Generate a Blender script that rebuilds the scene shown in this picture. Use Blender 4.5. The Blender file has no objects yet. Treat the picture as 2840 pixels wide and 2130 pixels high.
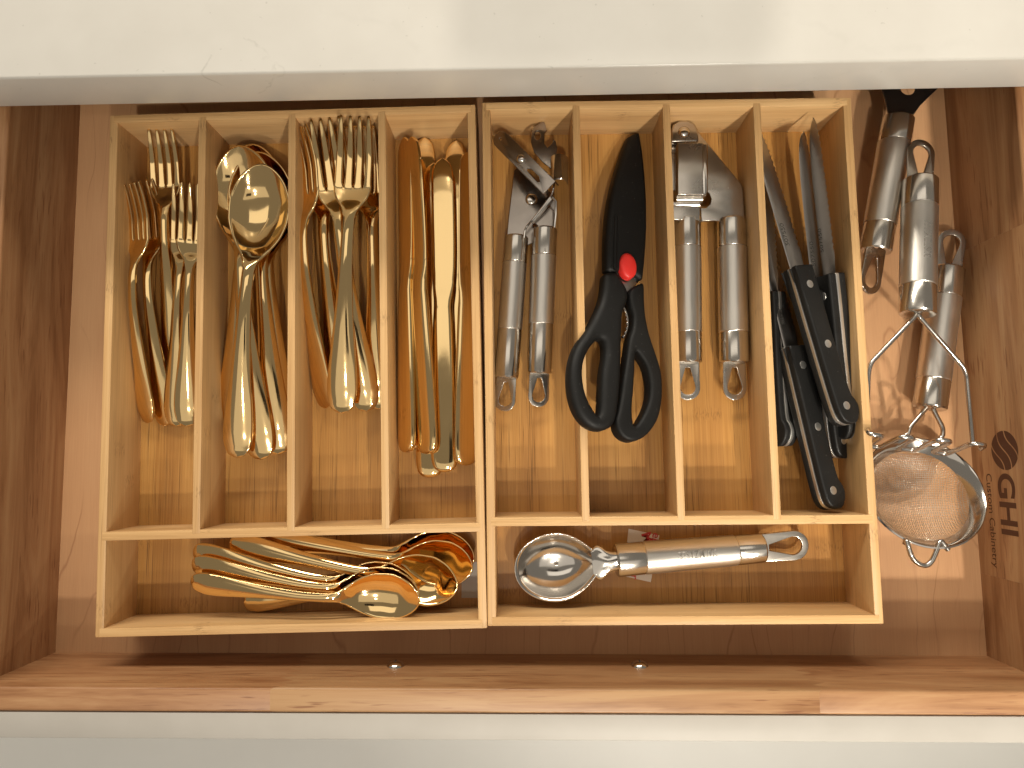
import bpy, bmesh, math, random
import numpy as np
from mathutils import Vector, Matrix

random.seed(7)
S = bpy.context.scene
COL = S.collection
MM = 0.001

# ------------------------------------------------------------------ camera
# all lengths below are millimetres; origin = centre of the right-hand tray, z = 0 at the tray rims
CAM = np.array([-106.93, -65.35, 478.97])
ROT = (0.09547, 0.01102, -0.0144)
FPX = 1961.7                      # focal length for a 2840 px wide picture
cam = bpy.data.objects.new('camera', bpy.data.cameras.new('camera'))
COL.objects.link(cam)
cam.location = Vector(CAM) * MM
cam.rotation_euler = ROT
cam.data.sensor_fit = 'HORIZONTAL'
cam.data.sensor_width = 36
cam.data.lens = FPX / 2840 * 36
cam.data.clip_start = 0.01
cam.data.clip_end = 50
S.camera = cam

# ------------------------------------------------------------------ light
w = bpy.data.worlds.new('World'); S.world = w; w.use_nodes = True
bg = w.node_tree.nodes['Background']
bg.inputs[0].default_value = (1.0, 0.90, 0.76, 1)
bg.inputs[1].default_value = 0.215

def lamp(name, loc, aim, size, power, color, shape='DISK', size_y=None, spread=180):
    l = bpy.data.lights.new(name, 'AREA'); l.shape = shape; l.size = size * MM
    if size_y: l.size_y = size_y * MM
    l.energy = power; l.color = color; l.spread = math.radians(spread)
    o = bpy.data.objects.new(name, l); COL.objects.link(o)
    o.location = Vector(loc) * MM
    o.rotation_euler = (Vector(aim) - Vector(loc)).to_track_quat('-Z', 'Y').to_euler()
    return o
WARM = (1.0, 0.92, 0.79)
lamp('downlight', (470, -1290, 1480), (420, -260, 0), 75, 2.4, WARM, spread=50)
lamp('downlight', (520, -1860, 1480), (420, -260, 0), 75, 2.4, WARM, spread=50)
lamp('downlight', (-66, -800, 2300), (-66, -100, 0), 110, 3.5, WARM)
lamp('downlight', (-66, -1400, 2300), (-66, -100, 0), 110, 20, WARM)
lamp('counter_light', (-450, 1400, 930), (-300, -150, 0), 1800, 31, WARM, 'RECTANGLE', 250)
lamp('ceiling_glow', (-550, 580, 1900), (-550, 580, 0), 2000, 3.4, (1.0, 0.92, 0.80), 'RECTANGLE', 640)
lamp('ceiling_glow', (-200, -1000, 1900), (-200, -1000, 0), 3000, 6, (1.0, 0.92, 0.80), 'RECTANGLE', 1500)

S.view_settings.view_transform = 'Standard'
S.view_settings.look = 'None'
S.view_settings.exposure = 0.05
S.view_settings.gamma = 1.0
S.cycles.use_denoising = True
S.cycles.max_bounces = 10
S.cycles.glossy_bounces = 6
S.cycles.sample_clamp_indirect = 3

# ------------------------------------------------------------------ measuring helpers (photo pixel + height -> mm)
def _euler(a, b, c):
    return np.array((Matrix.Rotation(c, 3, 'Z') @ Matrix.Rotation(b, 3, 'Y') @ Matrix.Rotation(a, 3, 'X')))
RM = _euler(*ROT)
def ray(px, py):
    return RM @ np.array([(px - 1420) / FPX, -(py - 1065) / FPX, -1.0])
def P(px, py, z):
    d = ray(px, py); return CAM + d * (z - CAM[2]) / d[2]
def D(x, y, z):
    return P(x * 1.2839, y * 1.2839, z)
def PX(px, py, x):
    d = ray(px, py); return CAM + d * (x - CAM[0]) / d[0]
def crop(x0, y0, k):
    return lambda pts: [(x0 + x * k, y0 + y * k) for x, y in pts]

# ------------------------------------------------------------------ materials
class NT:
    def __init__(s, name):
        s.m = bpy.data.materials.new(name); s.m.use_nodes = True
        s.t = s.m.node_tree; s.b = s.t.nodes['Principled BSDF']
    def n(s, typ, **kw):
        nd = s.t.nodes.new(typ)
        for k, v in kw.items():
            if k.startswith('i_'):
                key = k[2:]; key = int(key) if key.isdigit() else key.replace('_', ' ')
                s.set(nd.inputs[key], v)
            else: setattr(nd, k, v)
        return nd
    def set(s, inp, v):
        if isinstance(v, bpy.types.NodeSocket): s.t.links.new(v, inp)
        else: inp.default_value = v
    def math(s, op, a, b=0.0, c=0.0):
        nd = s.t.nodes.new('ShaderNodeMath'); nd.operation = op
        for i, v in enumerate((a, b, c)): s.set(nd.inputs[i], v)
        return nd.outputs[0]
    def vec(s, op, a, b):
        nd = s.t.nodes.new('ShaderNodeVectorMath'); nd.operation = op
        s.set(nd.inputs[0], a); s.set(nd.inputs[1], b)
        return nd.outputs[0]
    def noise(s, v, scale, detail=3, rough=0.55, dist=0.0):
        nd = s.n('ShaderNodeTexNoise', i_Vector=v, i_Scale=scale, i_Detail=detail, i_Roughness=rough, i_Distortion=dist)
        return nd.outputs['Fac']
    def ramp(s, f, stops):
        nd = s.t.nodes.new('ShaderNodeValToRGB'); s.set(nd.inputs[0], f)
        cr = nd.color_ramp
        while len(cr.elements) < len(stops): cr.elements.new(0.5)
        for e, (p, c) in zip(cr.elements, stops):
            e.position = p; e.color = (*c, 1) if len(c) == 3 else c
        return nd.outputs[0]
    def mix(s, f, a, b, mode='MIX'):
        nd = s.t.nodes.new('ShaderNodeMix'); nd.data_type = 'RGBA'; nd.blend_type = mode
        s.set(nd.inputs[0], f); s.set(nd.inputs[6], a); s.set(nd.inputs[7], b)
        return nd.outputs[2]
    def rng(s, f, a, b, c=0.0, d=1.0, smooth=False):
        nd = s.n('ShaderNodeMapRange'); s.set(nd.inputs[0], f)
        if smooth: nd.interpolation_type = 'SMOOTHSTEP'
        for i, v in enumerate((a, b, c, d)): s.set(nd.inputs[i + 1], v)
        return nd.outputs[0]
    def bump(s, h, strength, dist=0.0005):
        nd = s.n('ShaderNodeBump', i_Height=h, i_Strength=strength, i_Distance=dist)
        s.set(s.b.inputs['Normal'], nd.outputs[0])
    def p(s, **kw):
        for k, v in kw.items():
            if isinstance(v, tuple) and len(v) == 3: v = (*v, 1)
            s.set(s.b.inputs[k.replace('_', ' ')], v)
    def coords(s, axis):
        """object coordinates with the grain direction put first, shifted per object"""
        tc = s.n('ShaderNodeTexCoord').outputs['Object']
        rnd = s.n('ShaderNodeObjectInfo').outputs['Random']
        comb = s.n('ShaderNodeCombineXYZ')
        for i, k in enumerate((3.1, 1.7, 2.3)): s.set(comb.inputs[i], s.math('MULTIPLY', rnd, k))
        v = s.vec('ADD', tc, comb.outputs[0])
        sp = s.n('ShaderNodeSeparateXYZ', i_0=v).outputs
        o = {'X': (0, 1, 2), 'Y': (1, 0, 2), 'Z': (2, 0, 1)}[axis]
        return sp[o[0]], sp[o[1]], sp[o[2]], rnd
    def xyz(s, a, b, c):
        nd = s.n('ShaderNodeCombineXYZ')
        for i, v in enumerate((a, b, c)): s.set(nd.inputs[i], v)
        return nd.outputs[0]
    def tint(s):
        nd = s.n('ShaderNodeAttribute'); nd.attribute_type = 'OBJECT'; nd.attribute_name = 'tint'
        return nd.outputs['Fac']

def sc3(n, a, b, c, ka, kb, kc):
    return n.xyz(n.math('MULTIPLY', a, ka), n.math('MULTIPLY', b, kb), n.math('MULTIPLY', c, kc))

def bamboo(name, axis, dark, mid, light, strip=0.02, streak=0.5, rough=0.42):
    n = NT(name); a, b, c, rnd = n.coords(axis)
    broad = n.noise(sc3(n, a, b, c, 5, 60, 60), 1, 2)
    fine = n.noise(sc3(n, a, b, c, 14, 900, 900), 1, 3, 0.6)
    st = n.math('FLOOR', n.math('DIVIDE', n.math('ADD', b, c), strip))
    wn = n.n('ShaderNodeTexWhiteNoise'); wn.noise_dimensions = '1D'; n.set(wn.inputs['W'], st)
    hs = wn.outputs['Value']
    f = n.math('ADD', n.math('MULTIPLY', broad, 0.45), n.math('MULTIPLY', fine, 0.45))
    f = n.math('ADD', f, n.math('MULTIPLY', n.math('SUBTRACT', hs, 0.5), 0.13))
    col = n.ramp(f, [(0.2, dark), (0.46, mid), (0.72, light)])
    # fibre bundles: thin dark dashes
    dash = n.noise(sc3(n, a, b, c, 22, 1400, 1400), 1, 2, 0.5)
    dm = n.rng(dash, 0.56, 0.70, 0, streak)
    fade = n.rng(n.noise(sc3(n, a, b, c, 9, 70, 70), 1, 2), 0.38, 0.62)
    dm = n.math('MULTIPLY', dm, fade)
    dk = tuple(x * 0.38 for x in dark)
    col = n.mix(dm, col, (*dk, 1))
    # knuckles of the cane: a short band of dense dashes, at a different place on each strip
    ph = n.math('FRACT', n.math('ADD', n.math('MULTIPLY', a, 4.6), n.math('MULTIPLY', hs, 7.3)))
    nm = n.rng(n.math('ABSOLUTE', n.math('SUBTRACT', ph, 0.5)), 0.0, 0.035, 1, 0)
    nd = n.rng(n.noise(sc3(n, a, b, c, 260, 1100, 1100), 1, 2), 0.48, 0.62)
    col = n.mix(n.math('MULTIPLY', n.math('MULTIPLY', nm, nd), 0.55), col, (*tuple(x * 0.55 for x in dark), 1))
    n.p(Base_Color=col, Roughness=rough)
    n.set(n.b.inputs['Roughness'], n.rng(fine, 0.3, 0.7, rough - 0.06, rough + 0.08))
    n.p(Specular_IOR_Level=0.35)
    n.bump(n.math('SUBTRACT', fine, n.math('MULTIPLY', dm, 0.8)), 0.25, 0.0004)
    return n.m

BW = ((0.41, 0.225, 0.088), (0.575, 0.355, 0.158), (0.68, 0.46, 0.23))
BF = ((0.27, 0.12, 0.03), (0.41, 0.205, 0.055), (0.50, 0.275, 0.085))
M = {}
for ax in 'XY':
    M['bam' + ax] = bamboo('bamboo_' + ax, ax, *BW, strip=0.013, streak=0.35)
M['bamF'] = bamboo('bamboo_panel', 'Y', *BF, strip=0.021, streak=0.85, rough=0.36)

def maple():
    n = NT('maple_panel'); a, b, c, rnd = n.coords('Y')
    warp = n.noise(sc3(n, a, b, c, 5, 16, 16), 1, 2)
    ringx = n.math('ADD', n.math('MULTIPLY', b, 60), n.math('MULTIPLY', warp, 5.5))
    ringx = n.math('ADD', ringx, n.math('MULTIPLY', n.noise(sc3(n, a, b, c, 30, 60, 60), 1, 2), 0.35))
    ph = n.math('FRACT', ringx)
    line = n.rng(n.math('ABSOLUTE', n.math('SUBTRACT', ph, 0.5)), 0.0, 0.045, 1, 0)
    wk = n.rng(n.noise(sc3(n, a, b, c, 12, 30, 30), 1, 2), 0.40, 0.60)
    broad = n.noise(sc3(n, a, b, c, 3, 22, 22), 1, 3)
    fine = n.noise(sc3(n, a, b, c, 40, 1300, 1300), 1, 3)
    col = n.ramp(n.math('ADD', n.math('MULTIPLY', broad, 0.7), n.math('MULTIPLY', fine, 0.3)),
                 [(0.25, (0.41, 0.215, 0.105)), (0.5, (0.49, 0.275, 0.138)), (0.75, (0.56, 0.335, 0.175))])
    col = n.mix(n.math('MULTIPLY', n.math('MULTIPLY', line, wk), 0.55), col, (0.24, 0.10, 0.045, 1))
    n.p(Base_Color=col, Roughness=0.45, Specular_IOR_Level=0.35)
    n.bump(fine, 0.1, 0.0003)
    return n.m
M['maple'] = maple()

def rubberwood(name, axis):
    n = NT(name); a, b, c, rnd = n.coords(axis)
    broad = n.noise(sc3(n, a, b, c, 5, 55, 55), 1, 4, 0.62, 1.2)
    fine = n.noise(sc3(n, a, b, c, 20, 700, 700), 1, 3)
    f = n.math('ADD', n.math('MULTIPLY', n.rng(broad, 0.16, 0.84), 0.8), n.math('MULTIPLY', fine, 0.2))
    pale = n.ramp(f, [(0.3, (0.25, 0.12, 0.05)), (0.5, (0.345, 0.185, 0.085)), (0.68, (0.40, 0.235, 0.112))])
    red = n.ramp(f, [(0.3, (0.22, 0.092, 0.036)), (0.48, (0.33, 0.16, 0.070)), (0.68, (0.42, 0.23, 0.11))])
    col = n.mix(n.tint(), pale, red)
    pore = n.rng(n.noise(sc3(n, a, b, c, 42, 520, 520), 1, 2, 0.5), 0.58, 0.68)
    pf = n.rng(n.noise(sc3(n, a, b, c, 12, 40, 40), 1, 2), 0.40, 0.58)
    pore = n.math('MULTIPLY', pore, pf)
    col = n.mix(n.math('MULTIPLY', pore, 0.8), col, (0.19, 0.075, 0.03, 1))
    n.p(Base_Color=col, Roughness=0.40, Specular_IOR_Level=0.4)
    n.bump(n.math('SUBTRACT', fine, pore), 0.15, 0.0003)
    return n.m
M['rubX'] = rubberwood('rubberwood_X', 'X')
M['rubY'] = rubberwood('rubberwood_Y', 'Y')

def metal(name, col, rough, aniso=0.0, smudge=0.06, brushed=None, bumpk=0.0):
    n = NT(name)
    tc = n.n('ShaderNodeTexCoord').outputs['Object']
    sm = n.noise(tc, 45, 4, 0.6)
    r = n.rng(sm, 0.35, 0.7, max(0.02, rough - smudge), rough + smudge)
    if brushed:
        sp = n.n('ShaderNodeSeparateXYZ', i_0=tc).outputs
        v = n.xyz(n.math('MULTIPLY', sp[0], brushed[0]), n.math('MULTIPLY', sp[1], brushed[1]), n.math('MULTIPLY', sp[2], brushed[2]))
        g = n.noise(v, 1, 3, 0.7)
        r = n.math('ADD', r, n.rng(g, 0.3, 0.7, -0.05, 0.05))
        n.bump(g, 0.04 if not bumpk else bumpk, 0.00012)
    elif bumpk:
        n.bump(n.noise(tc, 60, 3), bumpk, 0.0004)
    n.p(Base_Color=col, Metallic=1.0, Roughness=r)
    return n.m
M['gold'] = metal('polished_gold', (0.87, 0.625, 0.305), 0.08, smudge=0.03, bumpk=0.04)
M['cap'] = metal('end_cap_steel', (0.64, 0.60, 0.545), 0.20, smudge=0.05)
M['steel'] = metal('polished_steel', (0.66, 0.62, 0.57), 0.12, smudge=0.05)
M['satin'] = metal('brushed_steel', (0.66, 0.62, 0.565), 0.34, smudge=0.03, brushed=(60, 1200, 1200))
M['plate'] = metal('sheet_steel', (0.50, 0.46, 0.41), 0.24, smudge=0.06)
M['opener'] = metal('shaded_sheet_steel', (0.34, 0.30, 0.265), 0.22, smudge=0.06)  # sheet steel with the opener's dark reflections and shadow put into its colour
M['blade'] = metal('blade_steel', (0.44, 0.415, 0.39), 0.33, smudge=0.05)
M['darkst'] = metal('blackish_steel', (0.09, 0.08, 0.075), 0.34, smudge=0.05)  # blackish steel, the dark surroundings it mirrors mixed into the base colour
M['wire'] = metal('mesh_wire', (0.50, 0.455, 0.39), 0.36)
M['rivet'] = metal('rivet_aluminium', (0.80, 0.78, 0.74), 0.42, smudge=0.04)

def plastic(name, col, rough, grain=0.05, spec=0.4):
    n = NT(name); tc = n.n('ShaderNodeTexCoord').outputs['Object']
    g = n.noise(tc, 1800, 2)
    d = n.rng(n.noise(tc, 900, 1), 0.74, 0.80, 0, 0.25)      # lint and dust specks
    n.p(Base_Color=n.mix(d, (*col, 1), (0.25, 0.24, 0.22, 1)), Specular_IOR_Level=spec)
    n.set(n.b.inputs['Roughness'], n.rng(n.noise(tc, 60, 3), 0.3, 0.7, rough - 0.07, rough + 0.07))
    n.bump(g, grain, 0.0003)
    return n.m
M['black'] = plastic('black_rubber', (0.007, 0.0067, 0.0063), 0.55, 0.1, 0.25)
M['sheath'] = plastic('black_plastic', (0.006, 0.0057, 0.0054), 0.5, 0.06, 0.22)
M['scale'] = plastic('black_handle_scale', (0.010, 0.0097, 0.0093), 0.48, 0.08, 0.3)
M['red'] = plastic('red_plastic', (0.62, 0.028, 0.022), 0.38, 0.03)
M['phone'] = plastic('phone_body', (0.02, 0.02, 0.022), 0.3, 0.02)
M['paper'] = plastic('paper_tape', (0.72, 0.66, 0.60), 0.6, 0.05)
M['redink'] = plastic('red_ink', (0.55, 0.05, 0.05), 0.6, 0.02)
M['label'] = plastic('clear_label', (0.42, 0.37, 0.31), 0.35, 0.02)
M['burn'] = plastic('burnt_wood', (0.075, 0.026, 0.012), 0.6, 0.1)
M['etch'] = plastic('etched_mark', (0.06, 0.055, 0.05), 0.5, 0.0)
M['emboss'] = metal('stamped_mark', (0.74, 0.69, 0.62), 0.22)

def whitepaint():
    n = NT('white_lacquer'); tc = n.n('ShaderNodeTexCoord').outputs['Object']
    f = n.noise(tc, 30, 3)
    n.p(Base_Color=n.ramp(f, [(0.3, (0.38, 0.355, 0.32)), (0.7, (0.41, 0.385, 0.35))]), Roughness=0.5)
    n.bump(n.noise(tc, 700, 2), 0.04, 0.0004)
    return n.m
M['lacquer'] = whitepaint()

def quartz():
    n = NT('white_quartz'); tc = n.n('ShaderNodeTexCoord').outputs['Object']
    sp = n.n('ShaderNodeSeparateXYZ', i_0=tc).outputs
    base = n.ramp(n.noise(tc, 14, 4, 0.6), [(0.3, (0.525, 0.505, 0.465)), (0.7, (0.57, 0.552, 0.512))])
    wob = n.math('MULTIPLY', n.math('SUBTRACT', n.noise(tc, 70, 3), 0.5), 0.012)
    x = n.math('ADD', sp[0], wob); yy = n.math('SUBTRACT', sp[1], sp[2]); y = n.math('ADD', yy, n.math('MULTIPLY', wob, 0.7))
    tot = None
    # a few grey mineral veins, each a thin wandering line  (x1, y1, x2, y2, half width, strength) in metres
    for (x1, y1, x2, y2, hw, st) in VEINS:
        dx, dy = x2 - x1, y2 - y1; L2 = dx * dx + dy * dy
        t = n.math('DIVIDE', n.math('ADD', n.math('MULTIPLY', n.math('SUBTRACT', x, x1), dx), n.math('MULTIPLY', n.math('SUBTRACT', y, y1), dy)), L2)
        tn = n.n('ShaderNodeClamp', i_0=t).outputs[0]
        ex = n.math('SUBTRACT', n.math('SUBTRACT', x, x1), n.math('MULTIPLY', tn, dx))
        ey = n.math('SUBTRACT', n.math('SUBTRACT', y, y1), n.math('MULTIPLY', tn, dy))
        dist = n.math('SQRT', n.math('ADD', n.math('MULTIPLY', ex, ex), n.math('MULTIPLY', ey, ey)))
        v = n.rng(dist, 0.0, hw, st, 0, True)
        tot = v if tot is None else n.math('MAXIMUM', tot, v)
    tot = n.math('MULTIPLY', tot, n.rng(n.noise(tc, 120, 3), 0.35, 0.6))
    speck = n.rng(n.noise(tc, 260, 1), 0.77, 0.80, 0, 0.3)
    col = n.mix(n.math('MAXIMUM', tot, speck), base, (0.30, 0.29, 0.26, 1))
    n.p(Base_Color=col, Roughness=0.27, Specular_IOR_Level=0.45)
    return n.m

def floor_tile():
    n = NT('pale_floor'); tc = n.n('ShaderNodeTexCoord').outputs['Object']
    f = n.noise(tc, 3, 5, 0.6)
    col = n.ramp(f, [(0.3, (0.80, 0.79, 0.75)), (0.7, (0.87, 0.86, 0.82))])
    n.p(Base_Color=col, Roughness=0.4)
    return n.m
M['floor'] = floor_tile()
M['dark'] = plastic('cabinet_shadow_board', (0.25, 0.14, 0.07), 0.6, 0.05)

# ------------------------------------------------------------------ object helpers
def link(o, parent=None):
    COL.objects.link(o)
    if parent is not None: o.parent = parent
    return o
def tag(o, label=None, cat=None, group=None, kind=None):
    if label: o['label'] = label
    if cat: o['category'] = cat
    if group: o['group'] = group
    if kind: o['kind'] = kind
    return o
def thing(name, label, cat, loc=(0, 0, 0), group=None, mat=None):
    o = bpy.data.objects.new(name, None); link(o)
    o.empty_display_size = 0.02
    if mat is not None: o.matrix_world = mat
    else: o.location = Vector(loc) * MM
    return tag(o, label, cat, group)
def mesh(name, V, F, smooth=None, nrm=None):
    """V in mm.  smooth: None flat, True all smooth, angle in degrees = smooth with sharp edges"""
    m = bpy.data.meshes.new(name)
    m.from_pydata((np.asarray(V, float) * MM).tolist(), [], F)
    m.update()
    if smooth is not None:
        m.shade_smooth()
        if smooth is not True: m.set_sharp_from_angle(angle=math.radians(smooth))
    if nrm is not None: m.normals_split_custom_set_from_vertices(nrm)
    return m
def part(name, m, mat, parent, mw=None):
    o = bpy.data.objects.new(name, m); link(o, parent)
    if not m.materials: m.materials.append(M[mat] if isinstance(mat, str) else mat)
    if mw is not None: o.matrix_local = mw
    return o
def bm_mesh(name, bm, smooth=None):
    m = bpy.data.meshes.new(name); bm.to_mesh(m); bm.free()
    if smooth is not None:
        m.shade_smooth()
        if smooth is not True: m.set_sharp_from_angle(angle=math.radians(smooth))
    return m
def box_mesh(name, x0, x1, y0, y1, z0, z1, bev=0.6, seg=2, f=None):
    bm = bmesh.new(); bmesh.ops.create_cube(bm, size=1)
    for v in bm.verts:
        v.co = Vector(((x0 + x1) / 2 + v.co.x * (x1 - x0), (y0 + y1) / 2 + v.co.y * (y1 - y0), (z0 + z1) / 2 + v.co.z * (z1 - z0))) * MM
    if bev: bmesh.ops.bevel(bm, geom=bm.edges[:], offset=bev * MM, segments=seg, affect='EDGES', profile=0.5)
    if f:
        for v in bm.verts:
            q = f(*(v.co / MM)); v.co = Vector(q) * MM
    return bm_mesh(name, bm, 35)
def prism(name, poly, a0, a1, axis='Y', bev=0.5):
    """extrude an outline; axis Y: poly in (x,z); axis X: poly in (y,z); axis Z: poly in (x,y)"""
    def co(u, v, t): return {'Y': (u, t, v), 'X': (t, u, v), 'Z': (u, v, t)}[axis]
    bm = bmesh.new()
    lo = [bm.verts.new(Vector(co(u, v, a0)) * MM) for u, v in poly]
    hi = [bm.verts.new(Vector(co(u, v, a1)) * MM) for u, v in poly]
    bm.faces.new(lo); bm.faces.new(hi[::-1])
    for i in range(len(poly)):
        j = (i + 1) % len(poly); bm.faces.new((lo[j], lo[i], hi[i], hi[j]))
    bmesh.ops.recalc_face_normals(bm, faces=bm.faces[:])
    if bev:
        ed = [e for e in bm.edges if e.calc_face_angle(0) > 0.5 and e.calc_length() > 3 * bev * MM]
        bmesh.ops.bevel(bm, geom=ed, offset=bev * MM, segments=2, affect='EDGES', profile=0.5)
    return bm_mesh(name, bm, 35)
def smooth_poly(pts, k=5):
    n = len(pts); out = []
    p = [np.array(q, float) for q in pts]
    for i in range(n):
        a, b, c, d = p[i - 1], p[i], p[(i + 1) % n], p[(i + 2) % n]
        for j in range(k):
            t = j / k
            out.append(0.5 * (2 * b + (c - a) * t + (2 * a - 5 * b + 4 * c - d) * t * t + (3 * b - a - 3 * c + d) * t ** 3))
    return [tuple(q) for q in out]
def smooth_path(pts, k=6):
    p = [np.array(q, float) for q in pts]; p = [2 * p[0] - p[1]] + p + [2 * p[-1] - p[-2]]; out = []
    for i in range(1, len(p) - 2):
        a, b, c, d = p[i - 1:i + 3]
        for j in range(k):
            t = j / k
            out.append(0.5 * (2 * b + (c - a) * t + (2 * a - 5 * b + 4 * c - d) * t * t + (3 * b - a - 3 * c + d) * t ** 3))
    out.append(p[-2]); return out
def round_path(pts, r, k=5):
    """polyline with its corners rounded"""
    p = [np.array(q, float) for q in pts]; out = [p[0]]
    for i in range(1, len(p) - 1):
        a, b, c = p[i - 1], p[i], p[i + 1]
        ra = min(r, np.linalg.norm(a - b) * .45, np.linalg.norm(c - b) * .45)
        s = b + (a - b) / np.linalg.norm(a - b) * ra; e = b + (c - b) / np.linalg.norm(c - b) * ra
        for j in range(k + 1):
            t = j / k; out.append((1 - t) ** 2 * s + 2 * t * (1 - t) * b + t * t * e)
    out.append(p[-1]); return out
def curve_mesh(name, polys, thick, bev, smooth_angle=40, text=None, size=1, off=0.0, res=3):
    """flat outline(s), holes included, extruded with rounded rims; z = 0 is its mid plane (mm)"""
    if text is None:
        cu = bpy.data.curves.new('t', 'CURVE'); cu.dimensions = '2D'
        for pl in polys:
            sp = cu.splines.new('POLY'); sp.points.add(len(pl) - 1); sp.use_cyclic_u = True
            for q, (x, y) in zip(sp.points, pl): q.co = (x * MM, y * MM, 0, 1)
        cu.offset = -bev * MM
    else:
        cu = bpy.data.curves.new('t', 'FONT'); cu.body = text; cu.size = size * MM; cu.offset = off * MM
        cu.align_x = 'CENTER'; cu.align_y = 'CENTER'
    cu.fill_mode = 'BOTH'; cu.extrude = max(0, thick / 2 - bev) * MM; cu.bevel_depth = bev * MM; cu.bevel_resolution = res
    o = bpy.data.objects.new('t', cu); COL.objects.link(o)
    dg = bpy.context.evaluated_depsgraph_get(); dg.update()
    m = bpy.data.meshes.new_from_object(o.evaluated_get(dg)); m.name = name
    bpy.data.objects.remove(o); bpy.data.curves.remove(cu)
    m.materials.clear()
    bm = bmesh.new(); bm.from_mesh(m)
    bmesh.ops.remove_doubles(bm, verts=bm.verts[:], dist=1e-6); bm.to_mesh(m); bm.free()
    if smooth_angle: m.shade_smooth(); m.set_sharp_from_angle(angle=math.radians(smooth_angle))
    return m
def text_flat(s, size, off=0.0):
    """2-D letter faces: (points mm, faces)"""
    m = curve_mesh('t', None, 0, 0, 0, text=s, size=size, off=off)
    V = [tuple(v.co / MM) for v in m.vertices]; F = [tuple(p.vertices) for p in m.polygons]
    bpy.data.meshes.remove(m); return V, F
def tube(name, path, r, n=8, closed=False, cap=True):
    p = [np.array(q, float) for q in path]; N = len(p); V = []; F = []
    T = []
    for i in range(N):
        a = p[(i - 1) % N] if closed or i > 0 else p[i]; b = p[(i + 1) % N] if closed or i < N - 1 else p[i]
        t = b - a; T.append(t / (np.linalg.norm(t) + 1e-9))
    u = np.cross(T[0], (0.13, 0.21, 0.97)); u /= np.linalg.norm(u)
    for i in range(N):
        u = u - T[i] * np.dot(u, T[i]); u /= np.linalg.norm(u); v = np.cross(T[i], u)
        rr = r[i] if hasattr(r, '__len__') else r
        for k in range(n):
            a = 2 * math.pi * k / n; V.append(p[i] + rr * (math.cos(a) * u + math.sin(a) * v))
    for i in range(N if closed else N - 1):
        j = (i + 1) % N
        for k in range(n):
            l = (k + 1) % n; F.append((i * n + k, i * n + l, j * n + l, j * n + k))
    if cap and not closed:
        F.append(tuple(range(n))[::-1]); F.append(tuple((N - 1) * n + k for k in range(n)))
    return mesh(name, V, F, 50)
def lathe(name, prof, n=36, smooth=35):
    """profile (x, r) turned about the x axis"""
    V = []; F = []
    for x, r in prof:
        for k in range(n):
            a = 2 * math.pi * k / n; V.append((x, r * math.cos(a), r * math.sin(a)))
    for i in range(len(prof) - 1):
        for k in range(n):
            l = (k + 1) % n; F.append((i * n + k, i * n + l, (i + 1) * n + l, (i + 1) * n + k))
    return mesh(name, V, F, smooth)
def pose(A, B, L=None, roll=0.0):
    A = Vector(A); B = Vector(B); x = (B - A).normalized()
    z = Vector((0, 0, 1)); z = (z - x * z.dot(x)).normalized(); y = z.cross(x)
    R = Matrix((x, y, z)).transposed() @ Matrix.Rotation(math.radians(roll), 3, 'X')
    s = 1.0 if L is None else (B - A).length / L
    return Matrix.Translation(A * MM) @ R.to_4x4() @ Matrix.Scale(s, 4)
def pchip(xs, ys):
    xs = np.array(xs, float); ys = np.array(ys, float); h = np.diff(xs); d = np.diff(ys) / h
    m = np.zeros_like(ys); m[0] = d[0]; m[-1] = d[-1]
    for i in range(1, len(xs) - 1):
        m[i] = 0 if d[i - 1] * d[i] <= 0 else 3 * (h[i - 1] + h[i]) / ((2 * h[i] + h[i - 1]) / d[i - 1] + (h[i] + 2 * h[i - 1]) / d[i])
    def f(x):
        x = np.clip(x, xs[0], xs[-1]); i = np.clip(np.searchsorted(xs, x) - 1, 0, len(h) - 1)
        t = (x - xs[i]) / h[i]
        return (2 * t**3 - 3 * t**2 + 1) * ys[i] + (t**3 - 2 * t**2 + t) * h[i] * m[i] + (-2 * t**3 + 3 * t**2) * ys[i + 1] + (t**3 - t**2) * h[i] * m[i + 1]
    return f
def vnormals(V, F):
    V = np.asarray(V, float); N = np.zeros_like(V)
    for f in F:
        p = V[list(f)]; n = np.zeros(3)
        for i in range(len(f)):
            n += np.cross(p[i], p[(i + 1) % len(f)])
        for i in f: N[i] += n / (np.linalg.norm(n) ** 0.5 + 1e-9)
    return N / (np.linalg.norm(N, axis=1, keepdims=True) + 1e-12)
def split(V, F, who, names, mat, parent):
    """one smooth shell cut into parts that keep the shading of the whole; who[i] = index of the part of face i"""
    V = np.asarray(V, float); N = vnormals(V, F); res = []
    for k, nm in enumerate(names):
        fs = [f for f, q in zip(F, who) if q == k]
        used = sorted({i for f in fs for i in f}); mp = {i: j for j, i in enumerate(used)}
        res.append(part(nm, mesh(nm, V[used], [tuple(mp[i] for i in f) for f in fs], True, N[used].tolist()), mat, parent))
    return res
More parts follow.
